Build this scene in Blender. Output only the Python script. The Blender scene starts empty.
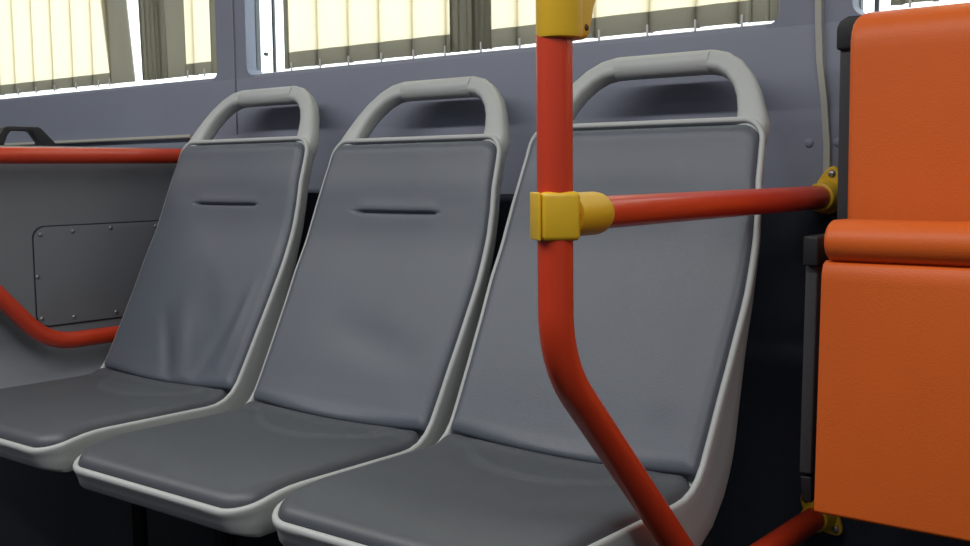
import bpy, bmesh, math
from mathutils import Vector, Matrix
C = bpy.context.scene
COL = C.collection
ZO = 0.85                      # the measured heights are relative to the lens; the floor is 0.85 m below it
cos, sin, pi, sqrt = math.cos, math.sin, math.pi, math.sqrt

# ------------------------------------------------------------------ materials
def mat(name, col, rough=.5, spec=.5, noise=0, nscale=60, bump=0, bscale=400, metal=0, coat=0, mott=None):
    m = bpy.data.materials.new(name); m.use_nodes = True
    nt = m.node_tree; b = nt.nodes['Principled BSDF']
    b.inputs['Base Color'].default_value = (*col, 1)
    b.inputs['Roughness'].default_value = rough
    b.inputs['Specular IOR Level'].default_value = spec
    b.inputs['Metallic'].default_value = metal
    b.inputs['Coat Weight'].default_value = coat
    b.inputs['Coat Roughness'].default_value = .12
    tc = nt.nodes.new('ShaderNodeTexCoord')
    if noise:
        n = nt.nodes.new('ShaderNodeTexNoise'); n.inputs['Scale'].default_value = nscale; n.inputs['Detail'].default_value = 4
        r = nt.nodes.new('ShaderNodeMix'); r.data_type = 'RGBA'
        r.inputs['A'].default_value = (*[c*(1-noise) for c in col], 1)
        r.inputs['B'].default_value = (*[min(1, c*(1+noise)) for c in col], 1)
        nt.links.new(tc.outputs['Object'], n.inputs['Vector'])
        nt.links.new(n.outputs['Fac'], r.inputs['Factor'])
        nt.links.new(r.outputs['Result'], b.inputs['Base Color'])
    if bump:
        n2 = nt.nodes.new('ShaderNodeTexNoise'); n2.inputs['Scale'].default_value = bscale; n2.inputs['Detail'].default_value = 2
        bp = nt.nodes.new('ShaderNodeBump'); bp.inputs['Strength'].default_value = bump; bp.inputs['Distance'].default_value = .001
        nt.links.new(tc.outputs['Object'], n2.inputs['Vector'])
        nt.links.new(n2.outputs['Fac'], bp.inputs['Height']); nt.links.new(bp.outputs['Normal'], b.inputs['Normal'])
    return m

def cloth(name, dcol, tcol, tmix):
    m = bpy.data.materials.new(name); m.use_nodes = True
    nt = m.node_tree; nt.nodes.clear()
    o = nt.nodes.new('ShaderNodeOutputMaterial'); d = nt.nodes.new('ShaderNodeBsdfDiffuse'); t = nt.nodes.new('ShaderNodeBsdfTranslucent')
    mx = nt.nodes.new('ShaderNodeMixShader'); mx.inputs[0].default_value = tmix
    d.inputs[0].default_value = (*dcol, 1); t.inputs[0].default_value = (*tcol, 1)
    tc = nt.nodes.new('ShaderNodeTexCoord')
    w = nt.nodes.new('ShaderNodeTexNoise'); w.inputs['Scale'].default_value = 900
    bp = nt.nodes.new('ShaderNodeBump'); bp.inputs['Strength'].default_value = .2; bp.inputs['Distance'].default_value = .0005
    nt.links.new(tc.outputs['Object'], w.inputs['Vector']); nt.links.new(w.outputs['Fac'], bp.inputs['Height']); nt.links.new(bp.outputs['Normal'], d.inputs['Normal'])
    nt.links.new(d.outputs[0], mx.inputs[1]); nt.links.new(t.outputs[0], mx.inputs[2]); nt.links.new(mx.outputs[0], o.inputs[0])
    return m

def glassmat():
    m = bpy.data.materials.new('window_glass'); m.use_nodes = True
    nt = m.node_tree; nt.nodes.clear()
    o = nt.nodes.new('ShaderNodeOutputMaterial'); t = nt.nodes.new('ShaderNodeBsdfTransparent'); g = nt.nodes.new('ShaderNodeBsdfGlossy')
    g.inputs['Roughness'].default_value = .03; t.inputs[0].default_value = (.93, .96, .95, 1)
    lw_ = nt.nodes.new('ShaderNodeLayerWeight'); pw = nt.nodes.new('ShaderNodeMath'); pw.operation = 'POWER'; pw.inputs[1].default_value = 5
    f = nt.nodes.new('ShaderNodeMath'); f.operation = 'MULTIPLY_ADD'; f.inputs[1].default_value = .5; f.inputs[2].default_value = .03
    nt.links.new(lw_.outputs['Facing'], pw.inputs[0]); nt.links.new(pw.outputs[0], f.inputs[0])
    mx = nt.nodes.new('ShaderNodeMixShader')
    nt.links.new(f.outputs[0], mx.inputs[0]); nt.links.new(t.outputs[0], mx.inputs[1]); nt.links.new(g.outputs[0], mx.inputs[2]); nt.links.new(mx.outputs[0], o.inputs[0])
    return m

M = dict(
    pad=mat('seat_vinyl', (.100, .117, .146), .43, .5, .06, 9, .25, 700),
    darker_pad=mat('darker_seat_vinyl', (.078, .088, .102), .45, .5, .10, 9, .25, 700),  # seat cushions: darker and greyer than the backrests
    shell=mat('shell_plastic', (.46, .488, .484), .45, .4, .03, 30, .1, 900),
    red=mat('red_paint', (.60, .046, .012), .38, .5, .05, 40, coat=.35),
    yellow=mat('yellow_plastic', (.72, .44, .02), .4, .5, .05, 50),
    orange=mat('orange_vinyl', (.74, .135, .016), .48, .5, .05, 14, .3, 500),
    black=mat('black_plastic', (.022, .024, .028), .5, .4),
    gunmetal=mat('grey_metal_frame', (.055, .058, .064), .5, .4),
    wall=mat('wall_panel', (.222, .244, .310), .5, .35, .06, 6, .15, 350),
    dark=mat('dark_wall_vinyl', (.042, .050, .070), .75, .2, .15, 40, .3, 600),
    part=mat('partition_panel', (.175, .192, .215), .55, .35, .04, 8, .1, 500),
    floor=mat('floor_vinyl', (.010, .011, .012), .7, .3, .2, 80, .2, 500),
    ceil=mat('ceiling_panel', (.5, .5, .49), .6, .3),
    trim=mat('beige_trim', (.40, .40, .36), .5, .3),
    seam=mat('seam_strip', (.27, .28, .32), .5, .3),
    steel=mat('screw_steel', (.32, .33, .34), .35, .5, metal=.8),
    leg=mat('black_metal', (.012, .012, .014), .6, .3),
    wframe=mat('window_frame', (.10, .11, .12), .5, .4),
    rail=mat('white_rail', (.7, .7, .7), .4, .4),
    cream=cloth('cream_curtain', (.62, .58, .47), (.88, .79, .56), .62),
    hem=cloth('olive_hem', (.17, .165, .125), (.60, .57, .50), .5),
    glass=glassmat(),
)

# ------------------------------------------------------------------ object helpers
def prop(o, label=None, cat=None, group=None, kind=None):
    if label: o['label'] = label
    if cat: o['category'] = cat
    if group: o['group'] = group
    if kind: o['kind'] = kind
    return o
WPOS = {}
def thing(name, loc, label, cat, group=None):
    o = bpy.data.objects.new(name, None); COL.objects.link(o)
    o.empty_display_size = .05
    o.location = (loc[0], loc[1], loc[2]+ZO); WPOS[o.name] = Vector(o.location)
    return prop(o, label, cat, group)

def obj(name, geo, m, parent=None, smooth=35, bevel=0, label=None, kind=None):
    """geo = (verts, faces) in measured coordinates -> one mesh object with its origin at its own foot"""
    vs, fs = geo
    vs = [Vector((v[0], v[1], v[2]+ZO)) for v in vs]
    lo = [min(v[k] for v in vs) for k in range(3)]; hi = [max(v[k] for v in vs) for k in range(3)]
    c = Vector(((lo[0]+hi[0])/2, (lo[1]+hi[1])/2, lo[2]))
    me = bpy.data.meshes.new(name)
    me.from_pydata([v-c for v in vs], [], fs); me.validate()
    bm = bmesh.new(); bm.from_mesh(me)
    bmesh.ops.remove_doubles(bm, verts=bm.verts, dist=1e-6)
    bmesh.ops.recalc_face_normals(bm, faces=bm.faces)
    if bevel:
        es = [e for e in bm.edges if len(e.link_faces) == 2 and e.calc_face_angle(0) > .6]
        bmesh.ops.bevel(bm, geom=es, offset=bevel, segments=3, affect='EDGES', profile=.5, clamp_overlap=True)
    bm.to_mesh(me); bm.free()
    me.materials.append(m)
    me.shade_smooth(); me.set_sharp_from_angle(angle=math.radians(smooth))
    o = bpy.data.objects.new(name, me); COL.objects.link(o)
    WPOS[o.name] = c
    if parent:
        o.parent = parent; o.location = c - WPOS[parent.name]
    else: o.location = c
    return prop(o, label, None, None, kind)

class G:
    """collects geometry"""
    def __init__(s): s.v = []; s.f = []
    def add(s, geo):
        n = len(s.v); s.v += list(geo[0]); s.f += [tuple(i+n for i in f) for f in geo[1]]; return s
    def geo(s): return s.v, s.f

def box(x0, x1, y0, y1, z0, z1):
    v = [(x, y, z) for x in (x0, x1) for y in (y0, y1) for z in (z0, z1)]
    return v, [(0, 1, 3, 2), (4, 6, 7, 5), (0, 4, 5, 1), (2, 3, 7, 6), (0, 2, 6, 4), (1, 5, 7, 3)]

def extrude(poly, axis, a, b):
    """closed polygon (p,q) pulled along an axis; axis 'x': (y,z), 'y': (x,z), 'z': (x,y)"""
    def P(p, t):
        return {'x': (t, p[0], p[1]), 'y': (p[0], t, p[1]), 'z': (p[0], p[1], t)}[axis]
    n = len(poly)
    v = [P(p, a) for p in poly]+[P(p, b) for p in poly]
    f = [(i, (i+1) % n, (i+1) % n+n, i+n) for i in range(n)]
    return v, f+[tuple(range(n)), tuple(range(2*n-1, n-1, -1))]

def sweep(pts, r, seg=20, ends=True, flat=None):
    pts = [Vector(p) for p in pts]
    rs = r if isinstance(r, (list, tuple)) else [r]*len(pts)
    T = []
    for i in range(len(pts)):
        a = pts[max(i-1, 0)]; b = pts[min(i+1, len(pts)-1)]; T.append((b-a).normalized())
    up = Vector((0, 0, 1)) if abs(T[0].z) < .9 else Vector((1, 0, 0))
    n = T[0].cross(up).normalized(); v = []; f = []
    for i, p in enumerate(pts):
        if i:
            ax = T[i-1].cross(T[i])
            if ax.length > 1e-8: n = Matrix.Rotation(T[i-1].angle(T[i]), 3, ax.normalized()) @ n
        b = T[i].cross(n)
        for k in range(seg):
            a = 2*pi*k/seg; v.append(tuple(p+(n*cos(a)+b*sin(a))*rs[i]))
    for i in range(len(pts)-1):
        for k in range(seg):
            f.append((i*seg+k, i*seg+(k+1) % seg, (i+1)*seg+(k+1) % seg, (i+1)*seg+k))
    if ends: f += [tuple(range(seg)), tuple(range(len(v)-1, len(v)-1-seg, -1))]
    return v, f

def fillet(pts, rads, n=10):
    pts = [Vector(p) for p in pts]; out = [pts[0]]
    for i in range(1, len(pts)-1):
        p = pts[i]; d = rads[i-1]
        a = p+(pts[i-1]-p).normalized()*d; b = p+(pts[i+1]-p).normalized()*d
        for k in range(n+1):
            t = k/n; out.append(a*(1-t)**2+p*2*t*(1-t)+b*t*t)
    return out+[pts[-1]]

def dome(c, r, axis, h=.5, seg=14):
    """screw or rivet head: a low dome facing along -axis direction given as a vector"""
    ax = Vector(axis).normalized(); u = ax.orthogonal().normalized(); w = ax.cross(u); c = Vector(c)
    v = []; f = []; rings = 5
    for i in range(rings):
        a = pi/2*i/rings
        for k in range(seg):
            t = 2*pi*k/seg; v.append(tuple(c+(u*cos(t)+w*sin(t))*r*cos(a)+ax*r*h*sin(a)))
    for i in range(rings-1):
        for k in range(seg): f.append((i*seg+k, i*seg+(k+1) % seg, (i+1)*seg+(k+1) % seg, (i+1)*seg+k))
    v.append(tuple(c+ax*r*h)); top = len(v)-1
    for k in range(seg): f.append(((rings-1)*seg+k, (rings-1)*seg+(k+1) % seg, top))
    f.append(tuple(range(seg-1, -1, -1)))
    return v, f

def lathe(c, axis, prof, seg=28):
    """prof = [(radius, distance along axis)], closed at both ends"""
    ax = Vector(axis).normalized(); u = ax.orthogonal().normalized(); w = ax.cross(u); c = Vector(c)
    v = []; f = []
    for r, d in prof:
        for k in range(seg):
            t = 2*pi*k/seg; v.append(tuple(c+(u*cos(t)+w*sin(t))*r+ax*d))
    for i in range(len(prof)-1):
        for k in range(seg): f.append((i*seg+k, i*seg+(k+1) % seg, (i+1)*seg+(k+1) % seg, (i+1)*seg+k))
    f += [tuple(range(seg)), tuple(range(len(v)-1, len(v)-1-seg, -1))]
    return v, f

# ------------------------------------------------------------------ bent sheets (seat shells and cushions)
class Profile:
    def __init__(s, pts):
        s.p = [Vector(q) for q in pts]; s.s = [0]
        for a, b in zip(s.p, s.p[1:]): s.s.append(s.s[-1]+(b-a).length)
        s.L = s.s[-1]
    def at(s, v):
        if v <= 0:
            t = getattr(s, 'top', None) or (s.p[1]-s.p[0]).normalized(); return s.p[0]+t*v, t
        if v >= s.L:
            t = (s.p[-1]-s.p[-2]).normalized(); return s.p[-1]+t*(v-s.L), t
        for i in range(len(s.s)-1):
            if v <= s.s[i+1]:
                k = (v-s.s[i])/(s.s[i+1]-s.s[i]); break
        def tan(j):
            return (s.p[min(j+1, len(s.p)-1)]-s.p[max(j-1, 0)]).normalized()
        return s.p[i].lerp(s.p[i+1], k), tan(i).lerp(tan(i+1), k).normalized()
    def wall(s, x, v, h):
        '''like pt, but walls of the pan hang straight down'''
        c, t = s.at(v); n = Vector((t.y, -t.x)); k = sstep(VB, VB+.12, v)
        n = n.lerp(Vector((0, 1)), k).normalized()
        return (x, c.x+n.x*h, c.y+n.y*h)
    def pt(s, x, v, h):
        """x across, v along the profile, h out of the surface towards the sitter"""
        c, t = s.at(v); n = Vector((t.y, -t.x))         # downwards tangent -> normal forwards / up
        return (x, c.x+n.x*h, c.y+n.y*h)

def outline(hw, v0, v1, r0, r1, d, ns=40, nc=8, ne=10):
    hw = max(hw-d, 1e-4); v0 += d; v1 -= d
    lim = min(hw, (v1-v0)/2)
    r0 = min(max(r0-d, 1e-4), lim); r1 = min(max(r1-d, 1e-4), lim)
    P = []
    for k in range(ns): P.append((hw, v0+r0+(v1-r1-v0-r0)*k/ns))
    for k in range(nc): a = pi/2*k/nc; P.append((hw-r1+r1*cos(a), v1-r1+r1*sin(a)))
    for k in range(ne): P.append((hw-r1-2*(hw-r1)*k/ne, v1))
    for k in range(nc): a = pi/2+pi/2*k/nc; P.append((-hw+r1+r1*cos(a), v1-r1+r1*sin(a)))
    for k in range(ns): P.append((-hw, v1-r1+(v0+r0-v1+r1)*k/ns))
    for k in range(nc): a = pi+pi/2*k/nc; P.append((-hw+r0+r0*cos(a), v0+r0+r0*sin(a)))
    for k in range(ne): P.append((-hw+r0+2*(hw-r0)*k/ne, v0))
    for k in range(nc): a = -pi/2+pi/2*k/nc; P.append((hw-r0+r0*cos(a), v0+r0+r0*sin(a)))
    return P

def shell_geo(pr, cx, off, hw, v0, v1, r0, r1, rings, taper):
    v = []; f = []; n = None
    for d, h, *rr in rings:
        ol = outline(hw, v0, v1, r0, rr[0] if rr else r1, d); n = len(ol)
        for (u, w) in ol:
            hh = h(w) if callable(h) else h
            p = (pr.wall if hh < 0 else pr.pt)(u*taper(w), w, hh); v.append((p[0]+cx, p[1]+off[0], p[2]+off[1]))
    for i in range(len(rings)-1):
        for k in range(n): f.append((i*n+k, i*n+(k+1) % n, (i+1)*n+(k+1) % n, (i+1)*n+k))
    return v, f

def pad_geo(pr, cx, off, hw, v0, v1, r0, r1, H, e, extra, taper, us, vs, skirt=.014, bow=None):
    def hwv(v):
        for r, d in ((r0, v-v0), (r1, v1-v)):
            if d < r: return hw-r+sqrt(max(r*r-(r-d)**2, 0))
        return hw
    def sd(u, v):
        r = r0 if v < (v0+v1)/2 else r1
        qx = abs(u)-(hw-r); qy = abs(v-(v0+v1)/2)-((v1-v0)/2-r)
        return -(min(max(qx, qy), 0)+sqrt(max(qx, 0)**2+max(qy, 0)**2)-r)
    V = []; F = []; nu = len(us); nv = len(vs)
    for b in vs:
        v = v0+(v1-v0)*b
        for a in us:
            u = a*hwv(v); d = min(max(sd(u, v), 0), e)/e
            k = sqrt(max(1-(1-d)**2, 0))
            p = pr.pt(u*taper(v), v+(bow(u, b) if bow else 0), H*k+extra(u, v)*min(1, d*1.5)); V.append((p[0]+cx, p[1]+off[0], p[2]+off[1]))
    for j in range(nv-1):
        for i in range(nu-1): F.append((j*nu+i, j*nu+i+1, (j+1)*nu+i+1, (j+1)*nu+i))
    loop = [(0, i) for i in range(nu)]+[(j, nu-1) for j in range(1, nv)]+[(nv-1, i) for i in range(nu-2, -1, -1)]+[(j, 0) for j in range(nv-2, 0, -1)]
    base = len(V)
    for j, i in loop:
        v = v0+(v1-v0)*vs[j]; p = pr.pt(us[i]*hwv(v)*taper(v), v+(bow(us[i]*hwv(v), vs[j]) if bow else 0), -skirt); V.append((p[0]+cx, p[1]+off[0], p[2]+off[1]))
    m = len(loop)
    for k in range(m):
        a = loop[k][0]*nu+loop[k][1]; b = loop[(k+1) % m][0]*nu+loop[(k+1) % m][1]
        F.append((a, b, base+(k+1) % m, base+k))
    F.append(tuple(base+k for k in range(m)))
    return V, F

def dense(n, p=1.7):
    out = []
    for k in range(n+1):
        t = 2*k/n-1; out.append(math.copysign(1-(1-abs(t))**p, t))
    return out
def sstep(a, b, x):
    t = min(max((x-a)/(b-a), 0), 1); return t*t*(3-2*t)

# ------------------------------------------------------------------ the three bus seats
BACK = [(1.3815, .061), (1.3685, .020), (1.353, -.020), (1.3395, -.062), (1.3205, -.115), (1.293, -.172), (1.260, -.237), (1.2237, -.305)]
def smooth_line(P, n=6):
    out = []
    for i in range(len(P)-1):
        p0, p1, p2, p3 = [Vector(P[min(max(k, 0), len(P)-1)]) for k in (i-1, i, i+1, i+2)]
        for k in range(n):
            t = k/n
            out.append(.5*(2*p1+(p2-p0)*t+(2*p0-5*p1+4*p2-p3)*t*t+(3*p1-p0-3*p2+p3)*t**3))
    return [tuple(q) for q in out]+[tuple(P[-1])]
SEATPROF = Profile(smooth_line(BACK)+[tuple(p) for p in fillet([(1.205, -.340), (1.170, -.402), (.896, -.3995), (.825, -.4185)], [.045, .035], 14)])
SEATPROF.top = Vector((-.50, -.866)).normalized()     # the handle leans back a little more than the shoulders
VB = next(a for a, q in zip(SEATPROF.s, SEATPROF.p) if q.y < -.381)
LV = SEATPROF.L
HW = .214
TAB = [(-.05, .885), (0, .893), (.033, .911), (.085, .930), (.128, .957), (.17, .974), (.247, .99), (.325, .978), (.40, .967), (.47, .96), (.55, .957)]
def taper(v):                       # the back is widest at half height
    if v <= TAB[0][0]: return TAB[0][1]
    for (a, x), (b, y_) in zip(TAB, TAB[1:]):
        if v <= b:
            t = (v-a)/(b-a); return x+(y_-x)*(t*.6+.4*t*t*(3-2*t))
    return TAB[-1][1]
def flange(v):
    return .030+.073*math.exp(-((v-VB+.02)/.16)**2)*(1-.35*sstep(VB, VB+.12, v))+.024*sstep(VB, VB+.12, v)-.022*sstep(LV-.06, LV, v)

def make_seat(x, dy, dz, label, wrinkles):
    cx = -1.702+x; off = (dy, dz)
    root = thing('bus_seat', (cx, 1.15+dy, -.85), label, 'seat', 'grey seats in a row along the window wall')
    rings = [(HW*.985, -.016), (.10, -.016), (.03, -.016), (.0105, -.014), (.0092, -.002), (.0082, .0012), (.0065, .0024), (.0036, .0024), (.0014, .0014), (.0003, -.0004),
             (0, -.003), (.0030, lambda w: -.003-flange(w)*.18), (.0062, lambda w: -flange(w)*.52), (.0098, lambda w: -flange(w)*.84, .047), (.0145, lambda w: -flange(w)*.965, .045), (.024, lambda w: -flange(w), .04), (.045, lambda w: -.034), (.10, lambda w: -.032), (HW*.985, lambda w: -.032)]
    sh = obj('shell', shell_geo(SEATPROF, cx, off, HW, -.004, LV, .034, .050, rings, taper), M['shell'], root, 40)
    # handle: a tapering strap that grows out of the shoulders, and a thicker grip across the top
    path = [(.168, .045, .022), (.1695, .028, .034), (.1675, .006, .046), (.1635, -.010, .041), (.1585, -.027, .0365), (.1495, -.050, .033), (.137, -.072, .0315), (.119, -.092, .031), (.100, -.104, .0315), (.080, -.109, .032), (.06, -.1095, .032)]
    for s in (1, -1):
        vv = []; ff = []; q = 20
        pts = [Vector((p[0], p[1])) for p in path]
        for i, (u, w, wd) in enumerate(path):
            t = (pts[min(i+1, len(path)-1)]-pts[max(i-1, 0)]).normalized(); nn = Vector((-t.y, t.x))
            for k in range(q):
                a = 2*pi*k/q; ca, sa = cos(a), sin(a)
                ee = .62
                su = math.copysign(abs(ca)**ee, ca)*wd/2; sh_ = math.copysign(abs(sa)**ee, sa)*.0155
                p = SEATPROF.pt((u+nn.x*su)*s, w+nn.y*su, -.0175+sh_); vv.append((p[0]+cx, p[1]+dy, p[2]+dz))
        for i in range(len(path)-1):
            for k in range(q): ff.append((i*q+k, i*q+(k+1) % q, (i+1)*q+(k+1) % q, (i+1)*q+k))
        ff += [tuple(range(q)), tuple(range(len(vv)-1, len(vv)-1-q, -1))]
        obj('handle_arm', (vv, ff), M['shell'], root, 40)
    gp = []
    for u in (-.0785, -.0782, -.077, .077, .0782, .0785):
        p = SEATPROF.pt(u, -.1095, -.0175); gp.append((p[0]+cx, p[1]+dy, p[2]+dz))
    obj('grip', sweep(gp, [.0145, .0174, .0179, .0179, .0174, .0145], 28), M['shell'], root, 40)
    # backrest cushion with its short pressed-in slot
    v0, v1 = .009, VB-.0015
    vslot = .134
    fr = sorted(set([round(x, 5) for x in [.5+.5*t for t in dense(46, 1.8)]]+[round((vslot-v0+d)/(v1-v0), 5) for d in (-.016, -.012, -.009, -.0065, -.0045, -.003, -.0015, 0, .0015, .003, .0045, .0065, .009, .013)]))
    def bextra(u, v):
        h = -.004*math.exp(-((u/.13)**2))*sstep(v0, v0+.12, v)
        m = sstep(.098, .086, abs(u-.004))
        d = v-vslot
        h += m*(-.0085*math.exp(-(d/.0021)**2)+.0009*math.exp(-((d+.010)/.008)**2)+.0006*math.exp(-((d-.012)/.010)**2))
        for (ua, va, ub, vb, w, a) in wrinkles:
            dx, dv = ub-ua, vb-va; L2 = dx*dx+dv*dv
            t = ((u-ua)*dx+(v-va)*dv)/L2; tc = min(max(t, 0), 1)
            dd = (u-ua-tc*dx)**2+(v-va-tc*dv)**2
            h += a*math.exp(-dd/(w*w))*(.35+.65*sin(pi*min(max(tc, .08), .92)))
        return h
    us = sorted(set([round(t, 5) for t in dense(56, 1.5)]))
    obj('backrest', pad_geo(SEATPROF, cx, off, HW-.0086, v0, v1, .0250, .010, .012, .017, bextra, taper, us, fr, bow=lambda u, b: 0.008*max(0, 1-(u/.19)**2)*b**5), M['pad'], root, 60)
    # seat cushion with its crescent-shaped dish
    w0, w1 = VB+.0015, LV-.0092
    fr2 = sorted(set([round(.5+.5*t, 5) for t in dense(70, 1.5)]))
    def sextra(u, v):
        q = (v-w0)/(w1-w0)
        h = -.005*math.exp(-((u/.12)**2))*sstep(0, .3, q)*sstep(1, .7, q)
        rad = sqrt(((u-.01)/.15)**2+((v-w0)/.102)**2)
        h += .0050*sstep(1.03, .98, rad)*sstep(-.5, 1.0, rad)
        return h
    obj('seat_cushion', pad_geo(SEATPROF, cx, off, HW-.0086, w0, w1, .022, .042, .015, .022, sextra, taper, us, fr2, bow=lambda u, b: 0.008*max(0, 1-(u/.19)**2)*(1-b)**3), M['darker_pad'], root, 60)
    # dark frame underneath
    for s in (-1, 1):
        obj('leg', sweep(fillet([(cx+s*.13, 1.20+dy, -.85), (cx+s*.13, 1.20+dy, -.475+dz), (cx+s*.13, .93+dy, -.448+dz)], [.05], 6), .014, 12), M['leg'], root, 40)
    obj('mounting_beam', box(cx-.19, cx+.19, 1.20+dy, 1.24+dy, -.52+dz, -.475+dz), M['leg'], root, 30, .004)
    return root

make_seat(0, 0, .0038, 'leftmost grey padded bus seat, beside the grey partition, creased low on its backrest',
          [(-.07, .36, .02, .485, .013, -.0055), (-.02, .35, .06, .48, .020, .005), (.14, .34, .10, .48, .014, -.004), (.165, .30, .155, .45, .012, .003), (.02, .30, .10, .40, .025, -.002)])
make_seat(.45, 0, -.0052, 'middle grey padded bus seat, between the leftmost and the nearest seat', [(-.05, .34, .13, .38, .03, -.0025)])
make_seat(.8984, -.0073, .0044, 'nearest and largest grey padded bus seat, standing behind the upright red pole', [(.135, .12, .14, .40, .02, .002)])

# ------------------------------------------------------------------ red grab rails
def grab_rail(X, ypole, zrail, zbend, slope, zlow, label, joint_low):
    root = thing('grab_rail', (X, ypole, -.85), label, 'rail', 'red grab rail frames at the ends of the seat row')
    r = .0167
    ylow = ypole+(zbend-zlow)/slope
    pole = fillet([(X, ypole, 1.24), (X, ypole, zbend), (X, ylow, zlow), (X, 1.487, zlow)], [.052, .06], 14)
    obj('pole', sweep(pole, r, 32), M['red'], root, 50)
    obj('cross_rail', sweep([(X, ypole+.012, zrail), (X, 1.487, zrail)], r*.97, 32), M['red'], root, 50)
    # split clamp joint
    zb, zt = zrail-.0225, zrail+.0225
    A = math.radians(-40)
    def turned(g_):
        return [(X+x*cos(A)-y_*sin(A), ypole+x*sin(A)+y_*cos(A), z) for x, y_, z in g_[0]], g_[1]
    # main half faces +x before turning, the thin half closes it from the far side
    jn = obj('clamp', turned(box(-.0185, .0185, -.0168, .0195, zb, zt)), M['yellow'], root, 40, .0045, 'yellow plastic clamp')
    obj('clamp_cap', turned(box(-.0175, .0160, -.0200, -.0172, zb+.0004, zt-.0004)), M['yellow'], jn, 40, .0017)
    obj('sleeve', lathe((X, ypole+.018, zrail), (0, 1, 0), [(.0205, 0), (.0210, .02), (.0210, .046), (.0203, .052), (.0186, .056), (.0168, .057)], 32), M['yellow'], jn, 40)
    # wall brackets
    for z, ang, base in ((zrail, 1.35, 0), (zlow, 2.45, 1)):
        c = Vector((X, 1.4975, z))
        ca, sa = cos(ang), sin(ang); poly = []
        for k in range(40):
            t = 2*pi*k/40; a, b = (.044 if base == 0 else .038)*cos(t), .022*sin(t)
            b *= 1-.25*abs(cos(t))
            if base == 0 and a < 0: a *= .55
            poly.append((c.x+a*ca-b*sa, c.z+a*sa+b*ca))
        fl = obj('wall_bracket', extrude(poly, 'y', 1.4905, 1.4985), M['yellow'], root, 40, .002, 'yellow wall bracket')
        obj('socket', lathe((X, 1.4915, z), (0, -1, 0), [(.0245, 0), (.022, .006), (.0208, .012), (.0206, .024), (.0195, .027), (.0168, .028)], 28), M['yellow'], fl, 40)
        for s in ((1,) if base == 0 else (-1, 1)):
            obj('bolt', dome((X+(.033-.004*base)*ca*s, 1.4905, z+(.033-.004*base)*sa*s), .0055, (0, -1, 0), .6), M['steel'], fl, 40)
    return root
gr = grab_rail(-.572, .824, -.0428, -.181, 1.025, -.500, 'upright red grab pole bending to the wall between nearest seat and orange seat', True)
grab_rail(-1.99, .905, .038, -.100, 1.09, -.330, 'red grab rails along the grey partition, at the left edge of the photo', False)
# upper yellow fitting with its branch
up = obj('upper_fitting', lathe((-.5685, .827, .1175), (0, 0, 1), [(.0185, 0), (.0208, .0015), (.0214, .005), (.0214, .13), (.0205, .14), (.0168, .141)], 36), M['yellow'], gr, 40, label='yellow plastic branch fitting')
obj('branch_socket', sweep([(-.572, .836, .158), (-.572, .849, .171), (-.572, .872, .200), (-.572, .900, .236)], [.016, .020, .0215, .0215], 28), M['yellow'], up, 40)
obj('web', extrude([(.826, .1185), (.856, .1185), (.860, .124), (.868, .150), (.884, .175), (.884, .20), (.826, .22)], 'x', -.572-.017, -.572+.017), M['yellow'], up, 40, .006)
obj('screw', dome((-.572+.017, .851, .1295), .0032, (1, -.2, 0), .5), mat('rust_screw', (.12, .05, .03), .5, .5, metal=.5), up, 40)
obj('branch_rail', sweep([(-.572, .890, .2225), (-.572, 1.26, .72), (-.572, 1.46, .99), (-.572, 1.5, 1.24)], .0162, 24), M['red'], gr, 50)

# ------------------------------------------------------------------ orange folding seat
fs = thing('folding_seat', (-.28, 1.38, -.85), 'orange folding seat with its cushion tipped up, at the right edge', 'seat')
XL, XR = -.494, -.065
bp = Profile(fillet([(1.425, .160), (1.418, .189), (1.358, .179), (1.360, -.10)], [.02, .03], 10))
nb = [0]+[.5+.5*t for t in dense(40, 1.6)][1:]
obj('backrest', pad_geo(bp, (XL+XR)/2, (0, 0), (XR-XL)/2, 0.0, bp.L, .024, .01, .008, .014, lambda u, v: 0, lambda v: 1, dense(40, 1.8), nb, .016), M['orange'], fs, 60)
fr_ = obj('back_frame', extrude([(-.5205, -.10), (-.5205, .172), (-.513, .185), (-.502, .187), (-.06, .187), (-.047, .185), (-.040, .172), (-.040, -.10)], 'y', 1.392, 1.432), M['gunmetal'], fs, 40, .003, 'dark grey frame')
obj('corner_cap', extrude([(-.5235, .148), (-.5235, .176), (-.520, .1845), (-.509, .190), (-.486, .190), (-.486, .148)], 'y', 1.386, 1.436), M['black'], fr_, 40, .004, 'black corner cap')
obj('corner_cap', extrude([(-.037, .148), (-.037, .176), (-.040, .187), (-.052, .190), (-.076, .190), (-.076, .148)], 'y', 1.386, 1.436), M['black'], fr_, 40, .004, 'black corner cap')
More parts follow.
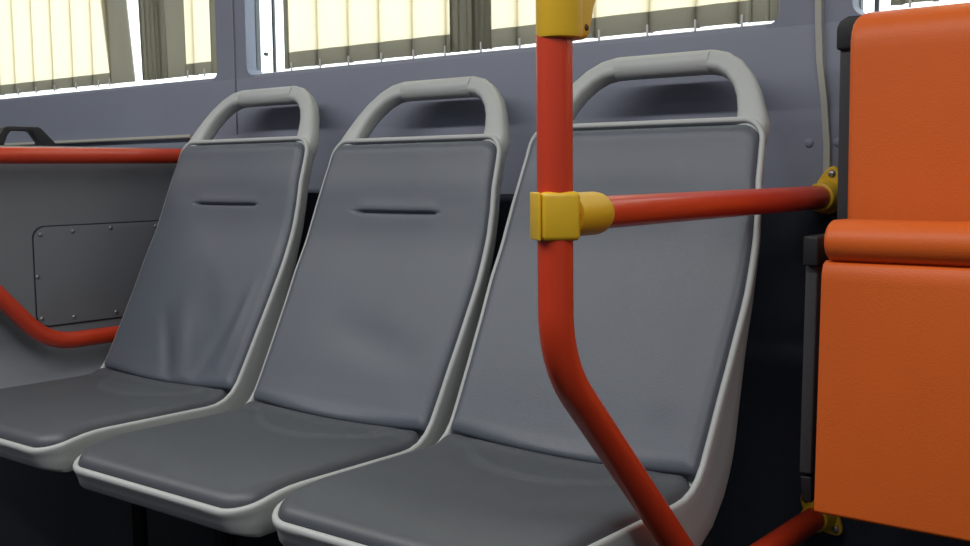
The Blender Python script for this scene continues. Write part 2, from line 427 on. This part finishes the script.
# rolled rear edge of the tipped-up cushion, then its flat underside
roll = []
for k in range(22):
    a = math.radians(100+200*k/21); roll.append((1.2725+.0295*cos(a), -.0885+.0255*sin(a)))
roll += [(1.31, -.112), (1.31, -.064)]
obj('cushion_roll', extrude(roll, 'x', -.4810, -.075), M['orange'], fs, 35, .006)
pan = [(1.262, -.1115), (1.254, -.1150), (1.2495, -.126), (1.2490, -.136), (1.2385, -.413), (1.243, -.4165), (1.280, -.4165), (1.308, -.1115)]
obj('cushion', extrude(pan, 'x', -.4845, -.070), M['orange'], fs, 25, .0025)
for s, x0, x1 in ((-1, -.5240, -.5065), (1, -.052, -.032)):
    br = obj('hinge_bracket', box(x0, x1+.002, 1.290, 1.40, -.1225, -.0855), M['black'], fs, 40, .003)
    xs = (x0, x0+.0155) if s < 0 else (x1-.0155, x1)
    obj('side_bar', extrude([(1.300, -.1225), (1.335, -.1225), (1.325, -.384), (1.290, -.384)], 'x', *xs), M['gunmetal'], fs, 40, .002)
    obj('side_bar_foot', extrude([(1.293, -.389), (1.323, -.389), (1.323, -.420), (1.297, -.423)], 'x', xs[0]+.0005, xs[1]-.001), M['black'], fs, 40, .002)
    obj('hinge_link', box(xs[0]+.002, xs[1]-.002, 1.305, 1.321, -.396, -.376), M['black'], fs, 40)
for x0 in (-.44, -.16):
    obj('wall_mount', box(x0, x0+.05, 1.425, 1.4965, -.09, .10), M['black'], fs, 40, .003)

# ------------------------------------------------------------------ partition on the left with access panel
pt = thing('partition', (-2.15, 1.1, -.85), 'grey partition box left of the leftmost seat, with a screwed-on access panel', 'partition')
prof = [(-2.30, -.85), (-2.30, .058), (-2.048, .058), (-2.042, .055), (-2.04, .048), (-2.04, -.322)]
for k in range(1, 10):
    a = pi/2*k/9; prof.append((-2.04+.058*(1-cos(a)), -.322-.068*sin(a)))
prof += [(-1.935, -.3975), (-1.928, -.402), (-1.926, -.41), (-1.926, -.85)]
obj('panel', extrude(prof, 'y', .55, 1.494), M['part'], pt, 30)
hx = []
for (cy, cz, a0) in ((1.149, -.128, 90), (1.149, -.278, 180), (1.43, -.278, 270), (1.43, -.128, 0)):
    for k in range(9):
        a = math.radians(a0+90*k/8); hx.append((cy+.026*cos(a), cz+.026*sin(a)*.95))
ap = obj('access_panel', extrude(hx, 'x', -2.0405, -2.0375), M['part'], pt, 30, .0008)
hx2 = [(1.295+(y-1.295)*1.014, -.203+(z+.203)*1.026) for y, z in hx]
obj('gasket', extrude(hx2, 'x', -2.0408, -2.0385), M['black'], pt, 30)
for (y, z) in ((1.137, -.118), (1.208, -.115), (1.295, -.112), (1.405, -.114), (1.127, -.202), (1.132, -.287), (1.202, -.291), (1.30, -.292), (1.405, -.29)):
    obj('screw', dome((-2.0375, y, z), .0048, (1, 0, 0), .6), M['steel'], ap, 40)
# black handle standing on top of the partition
hpth = [(-2.15, 1.255, .056), (-2.15, 1.216, .0965), (-2.15, 1.135, .0975), (-2.15, 1.108, .056)]
hd = thing('carry_handle', (-2.15, 1.18, .058), 'small black arched handle on top of the grey partition, far left', 'handle')
obj('handle_arch', extrude([(1.252, .058), (1.213, .097), (1.206, .1005), (1.140, .1005), (1.131, .097), (1.104, .058), (1.128, .058), (1.138, .082), (1.146, .0915), (1.184, .0915), (1.192, .0885), (1.207, .068), (1.206, .058)], 'x', -2.168, -2.146), M['black'], hd, 30, .002)
obj('foot', box(-2.172, -2.142, 1.202, 1.256, .058, .062), M['black'], hd, 30, .001)
obj('foot', box(-2.172, -2.142, 1.100, 1.132, .058, .062), M['black'], hd, 30, .001)

# ------------------------------------------------------------------ the bus body
X0, X1, Y0, ZC = -4.6, 2.6, -1.0, 1.25
S = dict(kind='structure')
prop(obj('floor', box(X0, X1, Y0-.06, 1.60, -.90, -.85), M['floor']), **S)
prop(obj('ceiling', box(X0, X1, Y0-.06, 1.60, ZC, ZC+.05), M['ceil']), **S)
SILL = .2055
up_prof = [(1.552, -.042), (1.503, -.042), (1.5015, -.030), (1.500, .055), (1.5002, .070), (1.5018, .079), (1.502, .085), (1.502, .1975), (1.5035, .2030), (1.506, SILL), (1.541, SILL)]
w = G().add(extrude(up_prof, 'x', X0, X1))
HEAD = .86
w.add(extrude([(1.500, HEAD), (1.552, HEAD), (1.552, ZC), (1.500, ZC)], 'x', X0, X1))
def pillar(xa, xb, r=.020):
    P = []
    if xa > X0+.01:
        P = [(xa-r, .190)]+[(xa-r+r*sin(a), SILL-.001+r-r*cos(a)) for a in [pi/2*k/8 for k in range(9)]]
        P += [(xa, HEAD+.01)]
    else: P += [(xa, .190), (xa, HEAD+.01)]
    if xb < X1-.01:
        P += [(xb, HEAD+.01)]+[(xb+r-r*sin(a), SILL-.001+r-r*cos(a)) for a in [pi/2*k/8 for k in range(8, -1, -1)]]+[(xb+r, .190)]
    else: P += [(xb, HEAD+.01), (xb, .190)]
    return extrude(P, 'y', 1.5024, 1.541)
for a, b in ((X0, -3.45), (-1.930, -1.832), (-.650, -.545), (.62, X1)): w.add(pillar(a, b))
wb = prop(obj('wall_back', w.geo(), M['wall'], smooth=30), **S)
lw = prop(obj('wall_back_lower', extrude([(1.552, -.85), (1.506, -.85), (1.506, -.056), (1.5045, -.042), (1.552, -.042)], 'x', X0, X1), M['dark'], smooth=30), **S)
for x in (-.6025, -.5606, -.5190):
    obj('rivet', dome((x, 1.5005, .0335), .0068, (0, -1, 0), .45), M['wall'], wb, 40)
# opposite side and ends, behind the camera
prop(obj('wall_front', box(X0, X1, Y0-.06, Y0, -.05, ZC), M['wall']), **S)
prop(obj('wall_front_lower', box(X0, X1, Y0-.06, Y0, -.85, -.05), M['dark']), **S)  # unseen; lower half made dark to cut bounce onto the seat fronts
prop(obj('wall_left', box(X0-.05, X0, Y0-.06, 1.60, -.85, ZC), M['wall']), **S)
prop(obj('wall_right', box(X1, X1+.05, Y0-.06, 1.60, -.85, ZC), M['wall']), **S)
# vertical and horizontal trim
st = [(-.5955, .86), (-.5925, .30), (-.5895, .20), (-.587, .148), (-.5795, .09), (-.5745, .03), (-.5740, -.030)]
v = []; f = []
for x, z in st:
    for dx, y in ((-.0055, 1.506), (-.0045, 1.4935), (.0045, 1.4935), (.0055, 1.506)): v.append((x+dx, y, z))
for i in range(len(st)-1):
    for k in range(3): f.append((i*4+k, i*4+k+1, (i+1)*4+k+1, (i+1)*4+k))
f += [(0, 1, 2, 3), tuple(len(v)-1-k for k in range(4))]
prop(obj('trim_1', (v, f), M['trim']), **S)
prop(obj('trim_2', extrude([(1.506, .0785), (1.490, .0785), (1.488, .081), (1.490, .0865), (1.506, .0865)], 'x', -3.2, -2.018), M['trim'], smooth=30), **S)
prop(obj('trim_3', box(-1.8705, -1.8675, 1.4985, 1.504, .0835, .86), M['seam']), **S)

# windows on the curtain side: glass, gasket, curtain track, latch
def window(n, xa, xb, mull, latch):
    fr = G()
    fr.add(box(xa-.01, xb+.01, 1.530, 1.541, SILL-.004, SILL+.001)).add(box(xa-.01, xb+.01, 1.530, 1.541, HEAD-.012, HEAD))
    for x in (xa, xb): fr.add(box(x-.0015, x+.0015, 1.530, 1.541, SILL, HEAD))
    o = prop(obj('window_%d' % n, fr.geo(), M['wframe']), **S)
    obj('pane', box(xa, xb, 1.534, 1.537, SILL, HEAD), M['glass'], o)
    obj('curtain_track', box(xa+.004, xb-.004, 1.514, 1.519, SILL, SILL+.0025), M['rail'], o, 30, .001)
    for x in mull: obj('mullion', box(x-.003, x+.003, 1.5275, 1.5335, SILL, HEAD), M['wframe'], o, 30, .001)
    for x, z in latch: obj('latch', lathe((x, 1.5335, z), (0, -1, 0), [(.004, 0), (.004, .006), (.0032, .008)], 14), M['wframe'], o, 40)
window(1, -3.45, -1.930, [], [])
window(2, -1.832, -.650, [-1.775], [(-1.801, .249)])
window(3, -.545, .62, [-.521], [])

# ------------------------------------------------------------------ curtains
YC = 1.517; HB, HT, TOP = .2125, .2445, .90
def section(xa, xb, pleats, amp=.0045):
    """plan of a mostly flat curtain: shallow waves between narrow stitched pleats"""
    xs = [xa]+sorted(p for p in pleats if xa < p < xb)+[xb]; P = []
    for i in range(len(xs)-1):
        a, b = xs[i], xs[i+1]; m = 10
        for k in range(m+1):
            t = k/m
            if (k == 0 and i > 0): continue
            P.append((a+(b-a)*t, YC-amp*sin(pi*t)**.8*(1 if (b-a) > .03 else .4)))
        if i < len(xs)-2:                                   # S-fold
            P += [(b+.0035, YC+.006), (b+.001, YC+.010), (b-.0045, YC+.007), (b-.0035, YC+.003), (b+.0005, YC)]
    return P
def gathered(xa, xb, n, amp):
    P = []
    m = n*8
    for k in range(m+1):
        t = k/m; a = amp*(.75+.25*sin(7.3*t*n+1)); P.append((xa+(xb-xa)*(t+.25*sin(2*pi*n*t*2+.6)/(n*2)/1.2), YC-.002-a*sin(2*pi*n*t)))
    return P
def sheet(P, z0, z1, th=.0008, lean=0, dy=0, nz=2):
    v = []; f = []; n = len(P)
    for j in range(nz):
        z = z0+(z1-z0)*j/(nz-1)
        for x, y in P: v.append((x+lean*(z-HB), y+dy, z))
    for j in range(nz-1):
        for i in range(n-1): f.append((j*n+i, j*n+i+1, (j+1)*n+i+1, (j+1)*n+i))
    return v, f
def curtain(label, xa, xb, pleats, bands, gliders, lean=0, HB=HB):
    """bands: (xa, xb, folds, amp) strips of the olive border fabric at the sides"""
    root = thing('curtain', ((xa+xb)/2, YC, HB), label, 'curtain', 'cream curtains with olive hems at the bus windows')
    obj('cloth', sheet(section(xa, xb, pleats), HT-.001, TOP, lean=lean), M['cream'], root, 25)
    g = G(); S_ = section(xa, xb, pleats)
    g.add(sheet(S_, HB, HT, dy=-.0012, lean=lean)).add(sheet(S_, HB, HT, dy=.0008, lean=lean))
    obj('hem', g.geo(), M['hem'], root, 25, label='olive hem band')
    for (a, b, n, amp, ln) in bands:
        g = G(); Q = gathered(a, b, n, amp) if n else [(a+(b-a)*k/6, YC-.003*sin(pi*k/6)) for k in range(7)]
        g.add(sheet(Q, HB-.001, TOP, lean=ln, dy=-.0016))
        g.add(sheet(Q, HB-.001, TOP, lean=ln, dy=.0006))
        obj('side_border', g.geo(), M['hem'], root, 25, label='olive side border, gathered' if n else 'olive side border')
    for x in gliders:
        obj('glider', G().add(box(x-.0016, x+.0016, YC-.0085, YC-.0055, HB-.0065, HB+.0115)).geo(), M['rail'], root, 30, .0006)
    return root
pA = [-2.806, -2.71, -2.617, -2.524, -2.434]
curtain('cream curtain covering most of the left window, left of a bright slit', -3.42, -2.352, [-3.36+.095*k for k in range(6)]+pA, [(-2.356, -2.255, 0, 0, -.12)], [-3.27, -3.08, -2.99, -2.88, -2.78, -2.69, -2.60, -2.50, -2.40, -2.352], HB=.2185)
curtain('cream curtain at the right end of the left window, with a gathered olive edge', -2.060, -1.962, [-2.03], [(-2.215, -2.125, 5, .009, -.03), (-2.128, -2.055, 0, 0, -.02), (-1.966, -1.938, 1, .004, 0)], [-2.045, -1.985], HB=.2185)
curtain('cream curtain in the left half of the middle window', -1.716, -1.272, [-1.629, -1.541, -1.458, -1.373, -1.29], [(-1.724, -1.712, 1, .003, 0), (-1.276, -1.222, 3, .009, 0)], [-1.70, -1.615, -1.535, -1.447, -1.365, -1.288])
curtain('cream curtain in the right half of the middle window, passing behind the red pole', -1.188, -.703, [-1.13, -1.05, -.972, -.871, -.79, -.72], [(-1.224, -1.186, 3, .009, 0), (-.706, -.658, 1, .006, 0)], [-1.205, -1.12, -1.04, -.96, -.871, -.788, -.712])
curtain('cream curtain in the right window, above the orange seat', -.482, .56, [-.44+.09*k for k in range(11)], [(-.498, -.480, 1, .004, 0)], [-.47+.09*k for k in range(11)], HB=.2165)

# ------------------------------------------------------------------ light
wd = bpy.data.worlds.new('overcast_daylight'); C.world = wd; wd.use_nodes = True
bg = wd.node_tree.nodes['Background']; bg.inputs[0].default_value = (.92, .96, 1, 1); bg.inputs[1].default_value = 2.9
def area(name, loc, sx, sy, rot, power, col):
    l = bpy.data.lights.new(name, 'AREA'); l.shape = 'RECTANGLE'; l.size = sx; l.size_y = sy; l.energy = power; l.color = col
    o = bpy.data.objects.new(name, l); COL.objects.link(o); o.location = (loc[0], loc[1], loc[2]+ZO); o.rotation_euler = rot; return o
area('ceiling_lamp_and_fill', (-.9, .10, ZC-.02), 5.5, .14, (0, 0, 0), 61, (1, .98, .95))
area('ceiling_lamp_and_fill', (-.9, -.60, ZC-.02), 5.5, .14, (0, 0, 0), 5, (1, .98, .95))  # weak strip added as front fill and for a highlight on the pole

# ------------------------------------------------------------------ camera
y, p, r = math.radians(-38.50942), math.radians(5.42451), math.radians(.65006)
fw = Vector((sin(y)*cos(p), cos(y)*cos(p), -sin(p)))
rt = Vector((cos(y), -sin(y), 0)); dn = fw.cross(rt)
r1 = rt*cos(r)+dn*sin(r); d1 = -rt*sin(r)+dn*cos(r)
cam = bpy.data.cameras.new('camera'); co = bpy.data.objects.new('camera', cam); COL.objects.link(co)
R = Matrix((r1, -d1, -fw)).transposed()
co.matrix_world = Matrix.Translation((0, 0, ZO)) @ R.to_4x4()
cam.sensor_fit = 'HORIZONTAL'; cam.sensor_width = 36; cam.lens = 1082.64/970*36; cam.clip_start = .02
C.camera = co
C.view_settings.view_transform = 'Standard'; C.view_settings.look = 'None'; C.view_settings.gamma = 1; C.view_settings.exposure = 0
C.view_settings.use_curve_mapping = False
